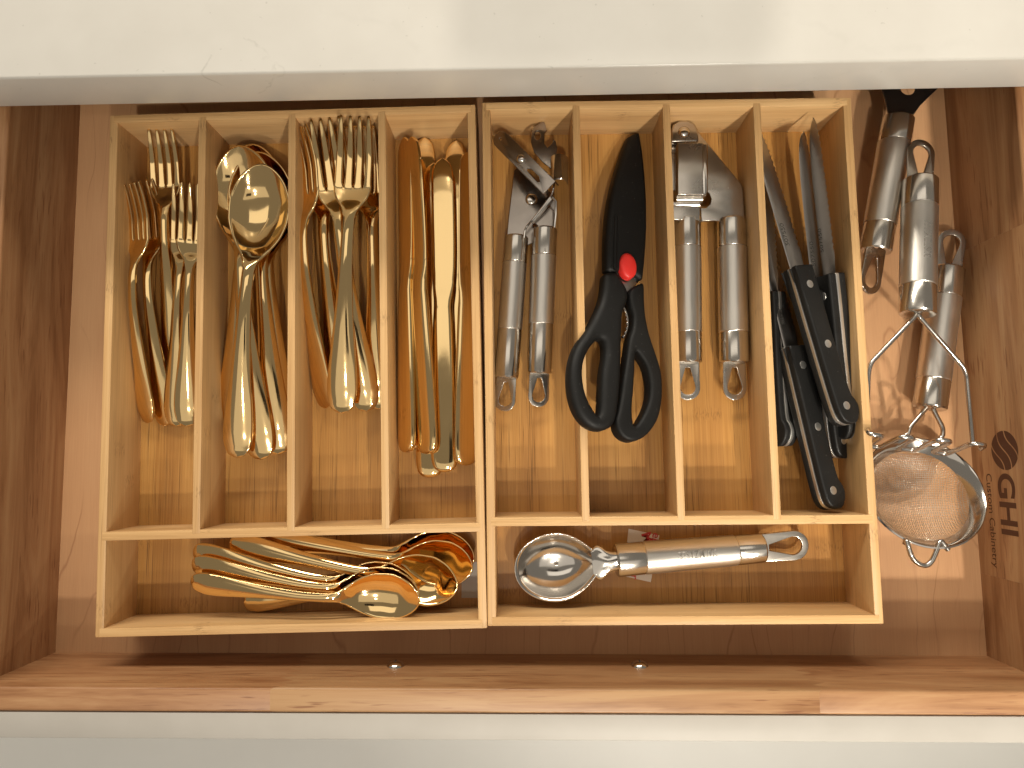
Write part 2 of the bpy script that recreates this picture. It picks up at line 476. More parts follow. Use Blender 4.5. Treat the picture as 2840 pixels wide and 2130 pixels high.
def shell(V, F, thick, rim=0.45):
    """give a sheet a thickness and a round rim.  thick: list per vertex"""
    V = np.asarray(V, float); N = vnormals(V, F); n = len(V)
    top = V + N * np.array(thick)[:, None] / 2; bot = V - N * np.array(thick)[:, None] / 2
    E = {}
    for f in F:
        for i in range(len(f)): E[(f[i], f[(i + 1) % len(f)])] = 1
    bd = [(a, b) for (a, b) in E if (b, a) not in E]
    out = np.zeros_like(V)
    for a, b in bd:
        o = np.cross(V[b] - V[a], N[a] + N[b]); o /= np.linalg.norm(o) + 1e-12
        out[a] += o; out[b] += o
    bv = sorted({a for e in bd for a in e}); mid = {v: 2 * n + i for i, v in enumerate(bv)}
    MV = [V[v] + out[v] / (np.linalg.norm(out[v]) + 1e-12) * thick[v] * rim for v in bv]
    VV = np.vstack([top, bot] + ([np.array(MV)] if MV else []))
    FF = list(F) + [tuple(i + n for i in f[::-1]) for f in F]; src = list(range(len(F))) * 2
    fe = {}
    for k, f in enumerate(F):
        for i in range(len(f)): fe[(f[i], f[(i + 1) % len(f)])] = k
    for a, b in bd:
        FF.append((b, a, mid[a], mid[b])); FF.append((mid[b], mid[a], a + n, b + n)); src += [fe[(a, b)]] * 2
    return VV, FF, src

# ------------------------------------------------------------------ the place: floor, countertop
VEINS = []
def vein(pts, hw, st, zf=74.8):
    q = [P(x * 1.2839, y * 1.2839, zf) * MM for x, y in pts]
    for a, b in zip(q, q[1:]): VEINS.append((a[0], a[1] - 0.0748, b[0], b[1] - 0.0748, hw, st))
vein([(458, 118), (434, 160), (505, 180)], 0.0010, 0.42)
vein([(530, 80), (570, 110), (592, 152)], 0.0011, 0.30)
vein([(570, 125), (625, 160)], 0.0014, 0.16)
vein([(-5, 178), (60, 168)], 0.003, 0.14)
vein([(25, 210), (90, 216)], 0.0022, 0.14)
vein([(1360, 205), (1425, 192)], 0.0012, 0.25)
vein([(1060, 165), (1340, 150)], 0.0014, 0.07)
vein([(700, 20), (860, 60), (930, 130)], 0.004, 0.06)
vein([(1700, 30), (1900, 110), (2100, 90)], 0.005, 0.06)
YC = 163.5
g = part('floor', mesh('floor', [(-1800, -1600, -800), (1400, -1600, -800), (1400, 900, -800), (-1800, 900, -800)], [(0, 1, 2, 3)]), 'floor', None)
tag(g, kind='structure')
M['quartz'] = quartz()
ct = part('countertop', box_mesh('countertop', -1100, 900, YC, YC + 600, 40, 74.8, 1.6, 3), 'quartz', None)
tag(ct, kind='structure')

# ------------------------------------------------------------------ the drawer
FZ = -45.6                                    # top of the drawer bottom panel
XL, XR, TOPZ, TH = -445.3, 224.0, 29.5, 14.6
drw = thing('drawer', 'open kitchen drawer of finger-jointed wood with white front panel', 'drawer', (-110, 0, FZ - 6))
O = np.array([-110, 0, FZ - 6])
def dpart(name, m, mat, tint=None):
    m.transform(Matrix.Translation(Vector(-O * MM)))
    o = part(name, m, mat, drw)
    if tint is not None: o['tint'] = tint
    return o
def fy(x): return -205.0 - (x - XL) * 0.0150   # inner face of the front board
dpart('bottom_panel', box_mesh('bottom_panel', XL - 5, XR + 5, -222, 330, FZ - 6, FZ, 0), 'maple')
def zig(x, z0, z1, n=9, a=5.0):
    pts = []
    for i in range(n):
        za = z0 + (z1 - z0) * i / n; zb = z0 + (z1 - z0) * (i + 0.5) / n
        pts += [(x - a, za), (x + a, zb)]
    return pts + [(x - a, z1)]
fb = [XL - 15, D(606, 1500, 25)[0], D(1781, 1500, 25)[0], XR + 15]
tints = (0.85, 0.05, 0.45)
for i in range(3):
    zlo, zhi = FZ - 12, TOPZ
    poly = []
    poly += [(fb[0], zlo)] if i == 0 else zig(fb[i], zlo, zhi)[:1]
    poly += [(fb[3], zlo), (fb[3], zhi)] if i == 2 else zig(fb[i + 1], zlo, zhi)
    poly += [(fb[0], zhi)] if i == 0 else zig(fb[i], zlo, zhi)[:0:-1]
    m = prism('front_board', poly, 0, -TH, 'Y', 0)
    bm = bmesh.new(); bm.from_mesh(m)
    top = [e for e in bm.edges if all(abs(v.co.z / MM - TOPZ) < 0.01 for v in e.verts) and abs(e.verts[0].co.y - e.verts[1].co.y) < 1e-6]
    bmesh.ops.bevel(bm, geom=top, offset=1.8 * MM, segments=4, affect='EDGES', profile=0.5)
    for v in bm.verts: v.co.y += fy(v.co.x / MM) * MM
    bm.to_mesh(m); bm.free(); m.shade_smooth(); m.set_sharp_from_angle(angle=math.radians(30))
    dpart('front_board', m, 'rubX', tints[i])
def side(x0, x1, cuts, tn, flip):
    for i in range(len(cuts) - 1):
        m = box_mesh('side_board', x0, x1, cuts[i] + 0.05, cuts[i + 1] - 0.05, FZ - 12, TOPZ - 0.4, 0.9 if 0 else 0.0)
        bm = bmesh.new(); bm.from_mesh(m)
        ed = [e for e in bm.edges if all(v.co.z / MM > 20 for v in e.verts) and abs(e.verts[0].co.x - e.verts[1].co.x) < 1e-6]
        bmesh.ops.bevel(bm, geom=ed, offset=1.8 * MM, segments=4, affect='EDGES', profile=0.5)
        bm.to_mesh(m); bm.free(); m.shade_smooth(); m.set_sharp_from_angle(angle=math.radians(30))
        dpart('side_board', m, 'rubY', tn[i])
side(XL - TH, XL, [fy(XL) - 0.3, 330], (0.55,), 0)
side(XR, XR + TH, [fy(XR) - 0.3, P(2790, 1618, -5)[1], 78, 330], (0.38, 0.18, 0.34), 1)
dpart('back_board', box_mesh('back_board', XL - TH, XR + TH, 330, 330 + TH, FZ - 12, TOPZ - 6, 0), 'rubX', 0.5)
m = prism('front_panel', [(XL - 40, -110), (XR + 40, -110), (XR + 40, TOPZ - 0.8), (XL - 40, TOPZ - 0.8)], -TH - 0.5, -TH - 16.3, 'Y', 1.2)
for v in m.vertices: v.co.y += fy(v.co.x / MM) * MM
dpart('front_panel', m, 'lacquer')
for px, py in ((1097, 1847), (1774, 1847)):
    x0 = -200 if px < 1300 else 60
    for _ in range(4):
        y = fy(x0); q = CAM + ray(px, py) * ((y - CAM[1]) / ray(px, py)[1]); x0 = q[0]
    s = dpart('screw', lathe('screw', [(-2, 0.01), (-2, 5.9), (0.2, 5.9), (1.5, 5.4), (2.7, 3.9), (3.4, 1.8), (3.5, 0.01)], 24, 60), 'steel')
    s.data.transform(Matrix.Translation(Vector(O * MM)))
    s.matrix_local = Matrix.Translation(Vector((q[0], y, q[2]) - O) * MM) @ Matrix.Rotation(math.radians(90), 4, 'Z')
    sl = part('slot', box_mesh('slot', 3.2, 3.6, -0.45, 0.45, -2.0, 2.0, 0), 'etch', s)
# branded lettering on the right-hand side board (reads along -y, upright along +z)
def wall_px(px, py): q = PX(px, py, XR); return -q[1], q[2]
def wallmesh(name, V, F, cu, cv, lift=0.12):
    W = [(XR - lift, -(cu + u), cv + v) for u, v in V]
    return mesh(name, W, F)
ea = wall_px(2786, 1249); R = 13.4
V0, F0 = text_flat('GHI', 24.0, 0.6)
u0, v0 = wall_px(2788, 1313); u1, v1 = wall_px(2797, 1484)
xs = [v[0] for v in V0]; k = (u1 - u0) / (max(xs) - min(xs))
dpart('lettering', wallmesh('lettering', [((x - min(xs)) * k, y * 0.95) for x, y, _ in V0], F0, u0, (v0 + v1) / 2), 'burn')
V0, F0 = text_flat('Custom Cabinetry', 7.8, 0.02)
a0, b0 = wall_px(2744, 1314); a1, b1 = wall_px(2759, 1575)
xs = [v[0] for v in V0]; k = (a1 - a0) / (max(xs) - min(xs))
dpart('lettering', wallmesh('lettering', [((x - min(xs)) * k, y * 1.05) for x, y, _ in V0], F0, a0, (b0 + b1) / 2), 'burn')
N = 36
vs = [R * math.sin(-math.pi / 2 + math.pi * i / N) for i in range(N + 1)]
def stripe(k, v): return {0: -7.6, 1: 0.4, 2: 8.2}[k] + 2.6 * math.sin(v / R * 2.6) * -1 + v * 0.10
eu = 0.5 * (ea[0] + ea[0]); ev = ea[1]
for k in range(4):
    V = []; F = []
    for v in vs:
        c = math.sqrt(max(0, R * R - v * v))
        lo = -c if k == 0 else min(max(stripe(k - 1, v) + 0.5, -c), c)
        hi = c if k == 3 else max(min(stripe(k, v) - 0.5, c), -c)
        if hi < lo: hi = lo
        V += [(lo, v), (hi, v)]
    for i in range(N): F.append((2 * i, 2 * i + 1, 2 * i + 3, 2 * i + 2))
    # turn the stripes so that they run as in the brand mark
    ca, sa = math.cos(math.radians(-62)), math.sin(math.radians(-62))
    V = [(u * ca - v * sa, u * sa + v * ca) for u, v in V]
    dpart('emblem_band', wallmesh('emblem_band', V, F, eu, ev), 'burn')

# ------------------------------------------------------------------ the two bamboo trays
TW, TL, TT, TF = 130.0, 180.4, 5.9, -40.5
def tray(label, f, ym, base):
    t = thing('utensil_tray', label, 'tray', base, 'bamboo utensil trays')
    def tp(name, x0, x1, y0, y1, z0, z1, mat, bev=0.5):
        m = box_mesh(name, x0, x1, y0, y1, z0, z1, bev, 2, lambda x, y, z: np.array(f(x, y, z)) - np.array(base))
        return part(name, m, mat, t)
    tp('side_wall', -TW, -TW + TT, -TL, TL, FZ + 0.1, 0, 'bamY', 0.9)
    tp('side_wall', TW - TT, TW, -TL, TL, FZ + 0.1, 0, 'bamY', 0.9)
    g = 3.0
    tp('end_wall', -TW + g, TW - g, TL - TT, TL - 0.25, FZ + 0.4, 0.22, 'bamX', 0.35)
    tp('end_wall', -TW + g, TW - g, -TL + 0.25, -TL + TT, FZ + 0.4, 0.22, 'bamX', 0.35)
    tp('cross_divider', -TW + g, TW - g, ym - 2.95, ym + 2.95, TF - 1, 0.2, 'bamX', 0.4)
    for x in (-63.6, 0, 63.6):
        tp('divider', x - 2.6, x + 2.6, ym + 2.95 - 2.6, TL - TT + 2.4, TF - 1, 0.4, 'bamY', 0.35)
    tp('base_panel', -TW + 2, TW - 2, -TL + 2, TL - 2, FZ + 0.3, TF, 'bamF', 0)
    return t
th, lx, ly = 0.01238, -262.4, -2.03
fR = lambda x, y, z: (x, y - 0.0062 * x, z)
def fL(x, y, z):
    y = y - 0.0013 * x; c, s = math.cos(th), math.sin(th)
    return (c * x - s * y + lx, s * x + c * y + ly, z)
tray('bamboo utensil tray holding gold cutlery', fL, -114.4, (lx, ly, FZ))
tray('bamboo utensil tray holding steel tools and black-handled knives', fR, -112.5, (0, 0, FZ))

# ------------------------------------------------------------------ gold cutlery
def cosrows(x0, x1, n): return x0 + (x1 - x0) * (1 - np.cos(np.linspace(0, math.pi, n))) / 2
HW = [(0, 0.05), (0.6, 3.2), (2.0, 5.8), (5, 7.8), (10, 9.2), (17, 9.7), (27, 9.3), (45, 7.6), (70, 5.5), (95, 4.1), (120, 3.3)]
HZ = [(0, 1.0), (15, 3.0), (45, 6.6), (80, 10.2), (108, 12.2), (124, 12.0)]
def make_spoon(root):
    L = 206
    wf = pchip(*zip(*(HW + [(129, 3.4), (135, 4.4), (141, 7.6), (148, 12.6), (157, 17.6), (168, 20.8), (179, 21.2), (190, 18.2), (198, 13.4), (203, 7.9), (205.3, 3.4), (206, 0.05)])))
    zf = pchip(*zip(*(HZ + [(134, 9.8), (144, 6.0), (158, 3.6), (180, 3.0), (206, 5.0)])))
    df = pchip((0, 130, 138, 151, 170, 186, 200, 206), (0, 0, 0.8, 6.2, 10.0, 9.0, 3.2, 0))
    dome = pchip((0, 4, 20, 60, 120, 136, 146, 206), (0.3, 1.4, 2.6, 2.6, 2.0, 0.8, 0, 0))
    xs = np.concatenate([[0, 0.25, 0.8, 1.8, 3.2, 5], np.linspace(7.5, 128, 26), np.linspace(131, 196, 30), [198.5, 200.8, 202.8, 204.2, 205.2, 205.8, 206]])
    ts = np.array([-1, -0.94, -0.85, -0.7, -0.5, -0.25, 0, 0.25, 0.5, 0.7, 0.85, 0.94, 1]); nt = len(ts)
    V = []; F = []; who = []; thk = []
    for x in xs:
        for t in ts:
            V.append((x, wf(x) * t, zf(x) + dome(x) * (1 - t * t) - df(x) * (1 - abs(t) ** 2.3)))
            thk.append(1.5 if x > 145 else (2.4 if x > 8 else 1.6))
    for i in range(len(xs) - 1):
        for j in range(nt - 1):
            F.append((i * nt + j, (i + 1) * nt + j, (i + 1) * nt + j + 1, i * nt + j + 1)); who.append(0 if xs[i] < 136 else 1)
    VV, FF, src = shell(V, F, thk)
    return split(VV, FF, [who[s] for s in src], ['handle', 'bowl'], 'gold', root)
def make_fork(root, tl=48):
    L = 206; r0 = L - tl
    wf = pchip(*zip(*(HW + [(134, 3.3), (140, 4.6), (145, 7.4), (150, 10.6), (155, 12.2), (160, 12.8), (175, 13.0), (206, 12.2)])))
    zf = pchip(*zip(*(HZ + [(138, 9.8), (148, 6.0), (160, 3.6), (175, 3.6), (192, 6.0), (206, 9.6)])))
    dome = pchip((0, 4, 20, 60, 120, 140, 152, 206), (0.3, 1.4, 2.6, 2.6, 2.0, 0.8, 0, 0))
    cup = pchip((0, 140, 155, 206), (0, 0, 1.6, 1.2))
    ta = pchip((0, r0, r0 + 3, r0 + 20, L - 6, L - 1.2, L), (0.205, 0.205, 0.155, 0.13, 0.075, 0.04, 0.012))
    us = np.array([-1, -0.8, -0.4, 0.4, 0.8, 1]); cs = (-0.775, -0.258, 0.258, 0.775)
    xs = np.concatenate([[0, 0.25, 0.8, 1.8, 3.2, 5], np.linspace(7.5, 130, 26), np.linspace(133, r0, 14), [r0 + 1, r0 + 2.5, r0 + 5], np.linspace(r0 + 9, L - 5, 9), [L - 3, L - 1.2, L]])
    nt = 24; V = []; F = []; who = []; thk = []
    for x in xs:
        for c in cs:
            for u in us:
                t = c + ta(x) * u if x > 136 else c + 0.22 * u
                t = t / 0.98 if x > 136 else t / 0.995
                z = zf(x) + dome(x) * (1 - t * t) + cup(x) * (t * t)
                if x > r0: z += 0.25 * (1 - u * u)
                V.append((x, wf(x) * t, z)); thk.append(2.0 if x > 145 else (2.4 if x > 8 else 1.6))
    for i in range(len(xs) - 1):
        for j in range(nt - 1):
            gap = j % 6 == 5
            if gap and xs[i] >= r0 - 0.01: continue
            F.append((i * nt + j, (i + 1) * nt + j, (i + 1) * nt + j + 1, i * nt + j + 1))
            who.append(0 if xs[i] < 138 else (1 if xs[i] < r0 - 0.01 else 2 + j // 6))
    VV, FF, src = shell(V, F, thk)
    return split(VV, FF, [who[s] for s in src], ['handle', 'head', 'tine', 'tine', 'tine', 'tine'], 'gold', root)
def loft(rows, n=24):
    """rows: x, y centre, half width, half thickness, squareness"""
    V = []; F = []
    for x, yc, a, b, e in rows:
        for k in range(n):
            t = 2 * math.pi * k / n; c, s = math.cos(t), math.sin(t)
            V.append((x, yc + a * math.copysign(abs(c) ** (2 / e), c), b * math.copysign(abs(s) ** (2 / e), s)))
    for i in range(len(rows) - 1):
        for k in range(n):
            l = (k + 1) % n; F.append((i * n + k, i * n + l, (i + 1) * n + l, (i + 1) * n + k))
    return V, F
def make_knife(root):
    rows = []; w = pchip((0, 0.5, 2, 6, 14, 40, 80, 104, 112), (0.1, 3.4, 6.4, 8.6, 9.4, 9.0, 7.9, 7.1, 6.6))
    for x in list(np.array([0, 0.3, 1, 2.2, 4, 7, 11])) + list(np.linspace(16, 111, 20)):
        rows.append((x, 0, w(x), min(3.3, 0.6 + w(x) * 0.36), 2.6))
    top = pchip((112, 118, 124, 150, 185, 205, 212, 216.5, 219, 220), (6.6, 6.5, 6.9, 7.4, 7.6, 7.4, 6.6, 4.6, 2.0, -0.6))
    bot = pchip((112, 117, 122, 130, 160, 190, 205, 213, 217.5, 219.3, 220), (-6.6, -6.6, -7.4, -8.4, -9.2, -9.0, -8.4, -7.2, -5.0, -2.8, -0.7))
    xs = list(np.linspace(113, 130, 10)) + list(np.arange(130.6, 204, 0.62)) + list(np.linspace(204.5, 219, 12)) + [219.6, 220]
    for i, x in enumerate(xs):
        lo = bot(x) + (0.38 if (132 < x < 203 and i % 2) else 0)
        a = (top(x) - lo) / 2; rows.append((x, (top(x) + lo) / 2, max(a, 0.05), float(np.interp(x, (112, 118, 126, 140, 216, 220), (2.9, 2.4, 1.7, 1.15, 1.05, 0.8))), 2.4))
    V, F = loft(rows)
    return split(V, F, [0 if i // 24 < 26 else 1 for i in range(len(F))], ['handle', 'blade'], 'gold', root)

protos = {}
def cutlery(kind, name, cat, group, label, end, tip, ze, zt, roll=0.0, maker=None, L=206, flip=False):
    mw = pose(D(*end, ze), D(*tip, zt), L, roll)
    if flip: mw = mw @ Matrix.Rotation(math.pi, 4, 'X')
    r = thing(name, label, cat, group=group, mat=mw)
    if kind not in protos: protos[kind] = [c.data for c in maker(r)]; protos[kind + 'n'] = [c.name.split('.')[0] for c in r.children]
    else:
        for nm, dt in zip(protos[kind + 'n'], protos[kind]): part(nm, dt, 'gold', r)
    return r
G = 'gold cutlery in the bamboo tray'
def fork(*a, **k): return cutlery('fork', 'fork', 'fork', 'gold forks in the tray', *a, maker=make_fork, **k)
def spoon(*a, **k): return cutlery('spoon', 'spoon', 'spoon', 'gold spoons in the tray', *a, maker=make_spoon, **k)
def knife(*a, **k): return cutlery('knife', 'table_knife', 'knife', 'gold table knives in the tray', *a, maker=make_knife, L=220, **k)

# small forks, leftmost compartment
fork('small gold fork whose tines reach highest in the leftmost compartment', (382, 790), (357, 288), -37, -20, 4)
fork('small gold fork nested underneath the leftmost fork', (360, 918), (328, 399), -38, -27, -14)
fork('small gold fork leaning on the left tray wall, leftmost of all', (322, 912), (308, 402), -34, -15, -26)
fork('small gold fork under the one pressed against the first divider', (382, 919), (410, 407), -36, -24, 6)
fork('small gold fork lying on top against the first divider', (404, 919), (426, 405), -28, -13, 10)
# big spoons
spoon('large gold spoon with only its thin handle edge showing at far left', (503, 915), (552, 318), -38, -34, 6)
spoon('large gold spoon with its handle against the second divider', (621, 974), (566, 345), -37, -31, 6)
spoon('large gold spoon whose handle is third from the left', (602, 979), (560, 335), -33, -26, 4)
spoon('large gold spoon whose bowl shows at the upper left under the top spoon', (566, 990), (523, 322), -28, -19, -6)
spoon('large gold spoon on top of the pile with full bright bowl', (513, 986), (572, 360), -22, -6, 0)
# big forks
fork('large gold fork at the bottom of the pile in the third compartment', (768, 868), (746, 283), -38, -26, 0)
fork('large gold fork low in the pile, tine tips behind the top two', (742, 872), (694, 283), -36, -23, -6)
fork('large gold fork standing on edge against the second divider', (706, 880), (668, 285), -34, -15, -36)
fork('large gold fork with its handle against the third divider', (820, 882), (800, 285), -35, -22, 6)
fork('large gold fork crossing beneath the top one, handle end to the right', (793, 886), (709, 268), -30, -10, 2)
fork('large gold fork on top of the pile in the third compartment', (738, 890), (774, 264), -20, -4, 0)
# table knives
knife('gold knife lying underneath with its round tip showing top centre', (905, 972), (915, 297), -37, -37, 0)
knife('gold knife with only its pale tip showing at upper right', (985, 985), (984, 304), -37, -36, 0)
knife('gold knife whose handle end reaches lowest in the fourth compartment', (928, 1032), (936, 352), -34, -33, 0)
knife('bright gold knife lying flat in the middle of the knives', (961, 1020), (954, 342), -27, -26, 0)
knife('gold knife on edge against the third divider, leftmost of the knives', (879, 978), (872, 297), -27, -24, -48)
knife('gold knife with serrated edge, second from the left', (924, 981), (888, 296), -22, -17, -36)
knife('brown-reflecting gold knife against the right wall of the left tray', (1006, 1006), (1011, 328), -24, -21, 38)
# teaspoons in the cross compartment
spoon('gold teaspoon with its handle end at the lower left of the pile', (529, 1301), (978, 1238), -37, -35, 0)
spoon('gold teaspoon at the back, its bowl nearest the tray corner', (545, 1158), (1026, 1205), -36, -31, 0)
spoon('gold teaspoon with its dark bowl overlapping the back one', (575, 1160), (1022, 1226), -31, -25, 0)
spoon('gold teaspoon with its dark orange bowl second from the right', (499, 1171), (990, 1266), -26, -19, 4)
spoon('gold teaspoon third in the nested stack, handle end uppermost', (420, 1190), (904, 1276), -26, -19, 12)
spoon('gold teaspoon second in the nested stack at the front', (417, 1217), (908, 1283), -21, -14, 15)
spoon('gold teaspoon on top of the nested stack at the front', (415, 1255), (909, 1290), -17, -9, 18)

# ------------------------------------------------------------------ steel handles shared by the tools
def loop_mesh(w=15.5, l=24.0):
    r = w / 2
    out = [(-3, -r * 0.93), (l - r, -r)] + [(l - r + r * math.sin(a), -r * math.cos(a)) for a in np.linspace(0.15, math.pi - 0.15, 14)] + [(l - r, r), (-3, r * 0.93)]
    h = 4.7; cx = l - r - 0.5
    hole = [(3.0, 1.5), (3.0, -1.5)] + [(cx + h * math.sin(a), -h * math.cos(a)) for a in np.linspace(-0.35, math.pi + 0.35, 18)]
    return curve_mesh('hanging_loop', [out, hole], 1.5, 0.3)
LOOP = loop_mesh()
def steel_handle(root, inv, A, B, r, loop_roll=0.0, loop_at='B', bands=(0.19, 0.80), r2=None, loop_scale=1.0):
    """hollow round handle from A to B (world mm); the loop sits at B"""
    A = np.array(A, float); B = np.array(B, float); L = np.linalg.norm(B - A); r2 = r2 or r
    mw = inv @ pose(A, B)
    rr = lambda x: r + (r2 - r) * x / L
    b0, b1 = L * bands[0], L * bands[1]
    c0 = part('end_cap', lathe('end_cap', [(0.6, 0.3), (0.25, rr(0) * 0.5), (0.0, rr(0) - 1.6), (0.35, rr(0) - 0.7), (1.3, rr(0) - 0.05), (2, rr(0)), (b0 - 0.5, rr(b0)), (b0, rr(b0) - 0.25)], 40, 30), 'cap', root, mw)
    xs = np.linspace(b0 + 0.5, b1 - 0.5, 12)
    part('grip', lathe('grip', [(b0, rr(b0) - 0.25)] + [(x, rr(x) + 0.12) for x in xs] + [(b1, rr(b1) - 0.25)], 40, 30), 'satin', root, mw)
    part('end_cap', lathe('end_cap', [(b1, rr(b1) - 0.25), (b1 + 0.5, rr(b1)), (L - 2, rr(L)), (L - 1.3, rr(L) - 0.05), (L - 0.35, rr(L) - 0.7), (L, rr(L) - 1.6), (L - 0.25, rr(L) * 0.5), (L - 0.6, 0.3)], 40, 30), 'cap', root, mw)
    if loop_scale:
        part('hanging_loop', LOOP, 'plate', root, mw @ Matrix.Translation((L * MM, 0, 0)) @ Matrix.Rotation(math.radians(loop_roll), 4, 'X') @ Matrix.Scale(loop_scale, 4))
    return mw, L
def curved_text(root, mw, s, size, x0, x1, ang, r, flip=False, mat='emboss'):
    V, F = text_flat(s, size, 0.03); xs = [v[0] for v in V]; k = (x1 - x0) / (max(xs) - min(xs))
    W = []
    for x, y, _ in V:
        u = (x - min(xs)) * k
        xx, yy = (x0 + u, y) if not flip else (x1 - u, -y)
        a = math.radians(ang) + yy / r
        W.append((xx, -r * math.sin(-a) if 0 else r * math.sin(a), r * math.cos(a)))
    return part('stamped_lettering', mesh('stamped_lettering', W, F, True), mat, root, mw)
def flat(name, pts_px, z, thick, bev, mat, root, base, holes=(), smooth=0, tilt=None, label=None):
    """a plate whose outline was measured in the photo, lying at height z (mid plane)"""
    pl = []
    for i, q in enumerate([pts_px] + list(holes)):
        if smooth: q = smooth_poly(q, smooth)
        w3 = [P(x, y, z) for x, y in q]; pl.append([(a[0], a[1]) for a in w3])
    c = np.mean(np.array(pl[0]), axis=0)
    pl = [[(x - c[0], y - c[1]) for x, y in q] for q in pl]
    m = curve_mesh(name, pl, thick, bev)
    mw = Matrix.Translation(Vector((c[0] - base[0], c[1] - base[1], z - base[2])) * MM)
    if tilt: mw = mw @ Matrix.Rotation(math.radians(tilt[0]), 4, 'X') @ Matrix.Rotation(math.radians(tilt[1]), 4, 'Y')
    o = part(name, m, mat, root, mw)
    if label: o['label'] = label
    return o
def at(base): return Matrix.Translation(Vector(-np.array(base)) * MM)
def dome_rivet(name, root, base, px, py, z, r, h, mat='steel', flatk=0.5):
    q = P(px, py, z)
    m = lathe(name, [(-1, r), (0, r), (h * 0.45, r * 0.9), (h * 0.8, r * 0.6), (h, r * 0.2), (h, 0.01)], 24, 60)
    return part(name, m, mat, root, at(base) @ Matrix.Translation(Vector(q) * MM) @ Matrix.Rotation(math.radians(-90), 4, 'Y'))

# ------------------------------------------------------------------ can opener
b = D(1140, 640, TF)
t = thing('can_opener', 'steel can opener with two round handles in the right tray', 'can opener', b)
c6 = crop(1340, 280, 0.3014)
steel_handle(t, at(b), P(1433, 655, -29), P(1405, 1049, -31.5), 8.7, 12, bands=(0.19, 0.66))
steel_handle(t, at(b), P(1512, 632, -24), P(1496, 1037, -30.5), 8.9, -14, bands=(0.19, 0.66))
flat('lever_plate', c6([(285, 640), (330, 600), (520, 760), (640, 860), (560, 1000), (455, 1110), (470, 1300), (410, 1330), (215, 1300), (232, 1100), (260, 860)]), -31, 1.6, 0.4, 'opener', t, b)
flat('lever_plate', c6([(640, 870), (672, 925), (668, 1190), (560, 1200), (470, 1120), (560, 1010)]), -24, 1.6, 0.4, 'opener', t, b)
dome_rivet('rivet', t, b, *c6([(445, 905)])[0], -30, 4.6, 1.6)
# bent edges of the two levers that stand up towards the viewer
part('lever_edge', tube('lever_edge', round_path([P(*q, z) for q, z in zip(c6([(376, 1262), (385, 1175), (452, 1096), (622, 885), (645, 820), (655, 735)]), (-20, -20, -18, -14, -12, -12))], 4), 0.75, 6), 'steel', t, at(b))
part('lever_edge', tube('lever_edge', [P(*q, z) for q, z in zip(c6([(655, 1165), (668, 1040), (670, 925), (634, 884)]), (-16, -15, -14, -13))], 0.9, 6), 'steel', t, at(b))
q0, q1, q2, q3 = [P(*q, z) for q, z in zip(c6([(448, 1094), (470, 1108), (632, 905), (612, 882)]), (-18, -19, -14, -13.4))]
m = mesh('gear_strip', [q0, q1, q2, q3, q0 - (0, 0, 6), q1 - (0, 0, 6), q2 - (0, 0, 6), q3 - (0, 0, 6)], [(0, 1, 2, 3), (7, 6, 5, 4), (0, 4, 5, 1), (1, 5, 6, 2), (2, 6, 7, 3), (3, 7, 4, 0)])
part('gear_strip', m, 'steel', t, at(b))
flat('bottle_opener', c6([(445, 280), (470, 240), (520, 205), (560, 193), (578, 235), (588, 275), (566, 300), (562, 395), (590, 432), (628, 402), (648, 355), (668, 375), (684, 440), (668, 540), (640, 640), (540, 560), (465, 470), (440, 380)]), -19, 1.6, 0.4, 'opener', t, b,
     holes=[c6([(500 + 27 * math.cos(a), 322 + 40 * math.sin(a)) for a in np.linspace(0, 2 * math.pi, 18)[:-1]])], tilt=(0, 0))
# crank: a folded channel of sheet steel
A = P(*c6([(120, 310)])[0], -15); B = P(*c6([(610, 800)])[0], -4)
mw = at(b) @ pose(A, B, None, 16); L = np.linalg.norm(B - A)
wd = 6.0
outl = [(0, -wd * 0.55), (4, -wd), (L, -wd), (L, wd), (4, wd), (0, wd * 0.55)]
slot = [(L * 0.62, -1.5), (L * 0.64, -2.6), (L * 0.84, -3.0), (L * 0.86, -1.6), (L * 0.80, 0.4), (L * 0.66, 0.2)]
hole1 = [(L * 0.09 + 1.1 * math.cos(a), 1.1 * math.sin(a)) for a in np.linspace(0, 6.28, 11)[:-1]]
crk = part('crank', curve_mesh('crank', [outl, slot, hole1], 1.2, 0.3), 'opener', t, mw)
for sgn in (-1, 1):
    fl = [(6, 0), (L * 0.3, 0), (L, 0), (L, -8.5), (L * 0.75, -8.5), (L * 0.35, -5), (10, -1.5)]
    part('flange', curve_mesh('flange', [fl], 1.1, 0.25), 'opener', crk, Matrix.Translation((0, sgn * (wd - 0.3) * MM, 0)) @ Matrix.Rotation(math.radians(90), 4, 'X'))
part('rivet', lathe('rivet', [(0, 3.4), (0.8, 3.2), (1.6, 2.0), (1.9, 0.01)], 20, 60), 'steel', crk, Matrix.Translation((L * 0.47 * MM, 0, 0.5 * MM)) @ Matrix.Rotation(math.radians(-90), 4, 'Y'))
A = P(*c6([(712, 490)])[0], -13); B = P(*c6([(715, 715)])[0], -8)
pts = []
for k in range(9):
    a = math.radians(-60 + 150 * k / 8); pts.append((-6.2 + 6.2 * math.cos(a) + 0.0, 6.2 * math.sin(a)))
V = []; F = []
for x in (0, np.linalg.norm(B - A)):
    for u, v in pts: V.append((x, v - 1, u))
for k in range(8): F.append((k, k + 1, 9 + k + 1, 9 + k))
VV, FF, _ = shell(V, F, [1.2] * len(V))
part('cutter_guard', mesh('cutter_guard', VV, FF, 40), 'steel', t, at(b) @ pose(A, B, None, 0))

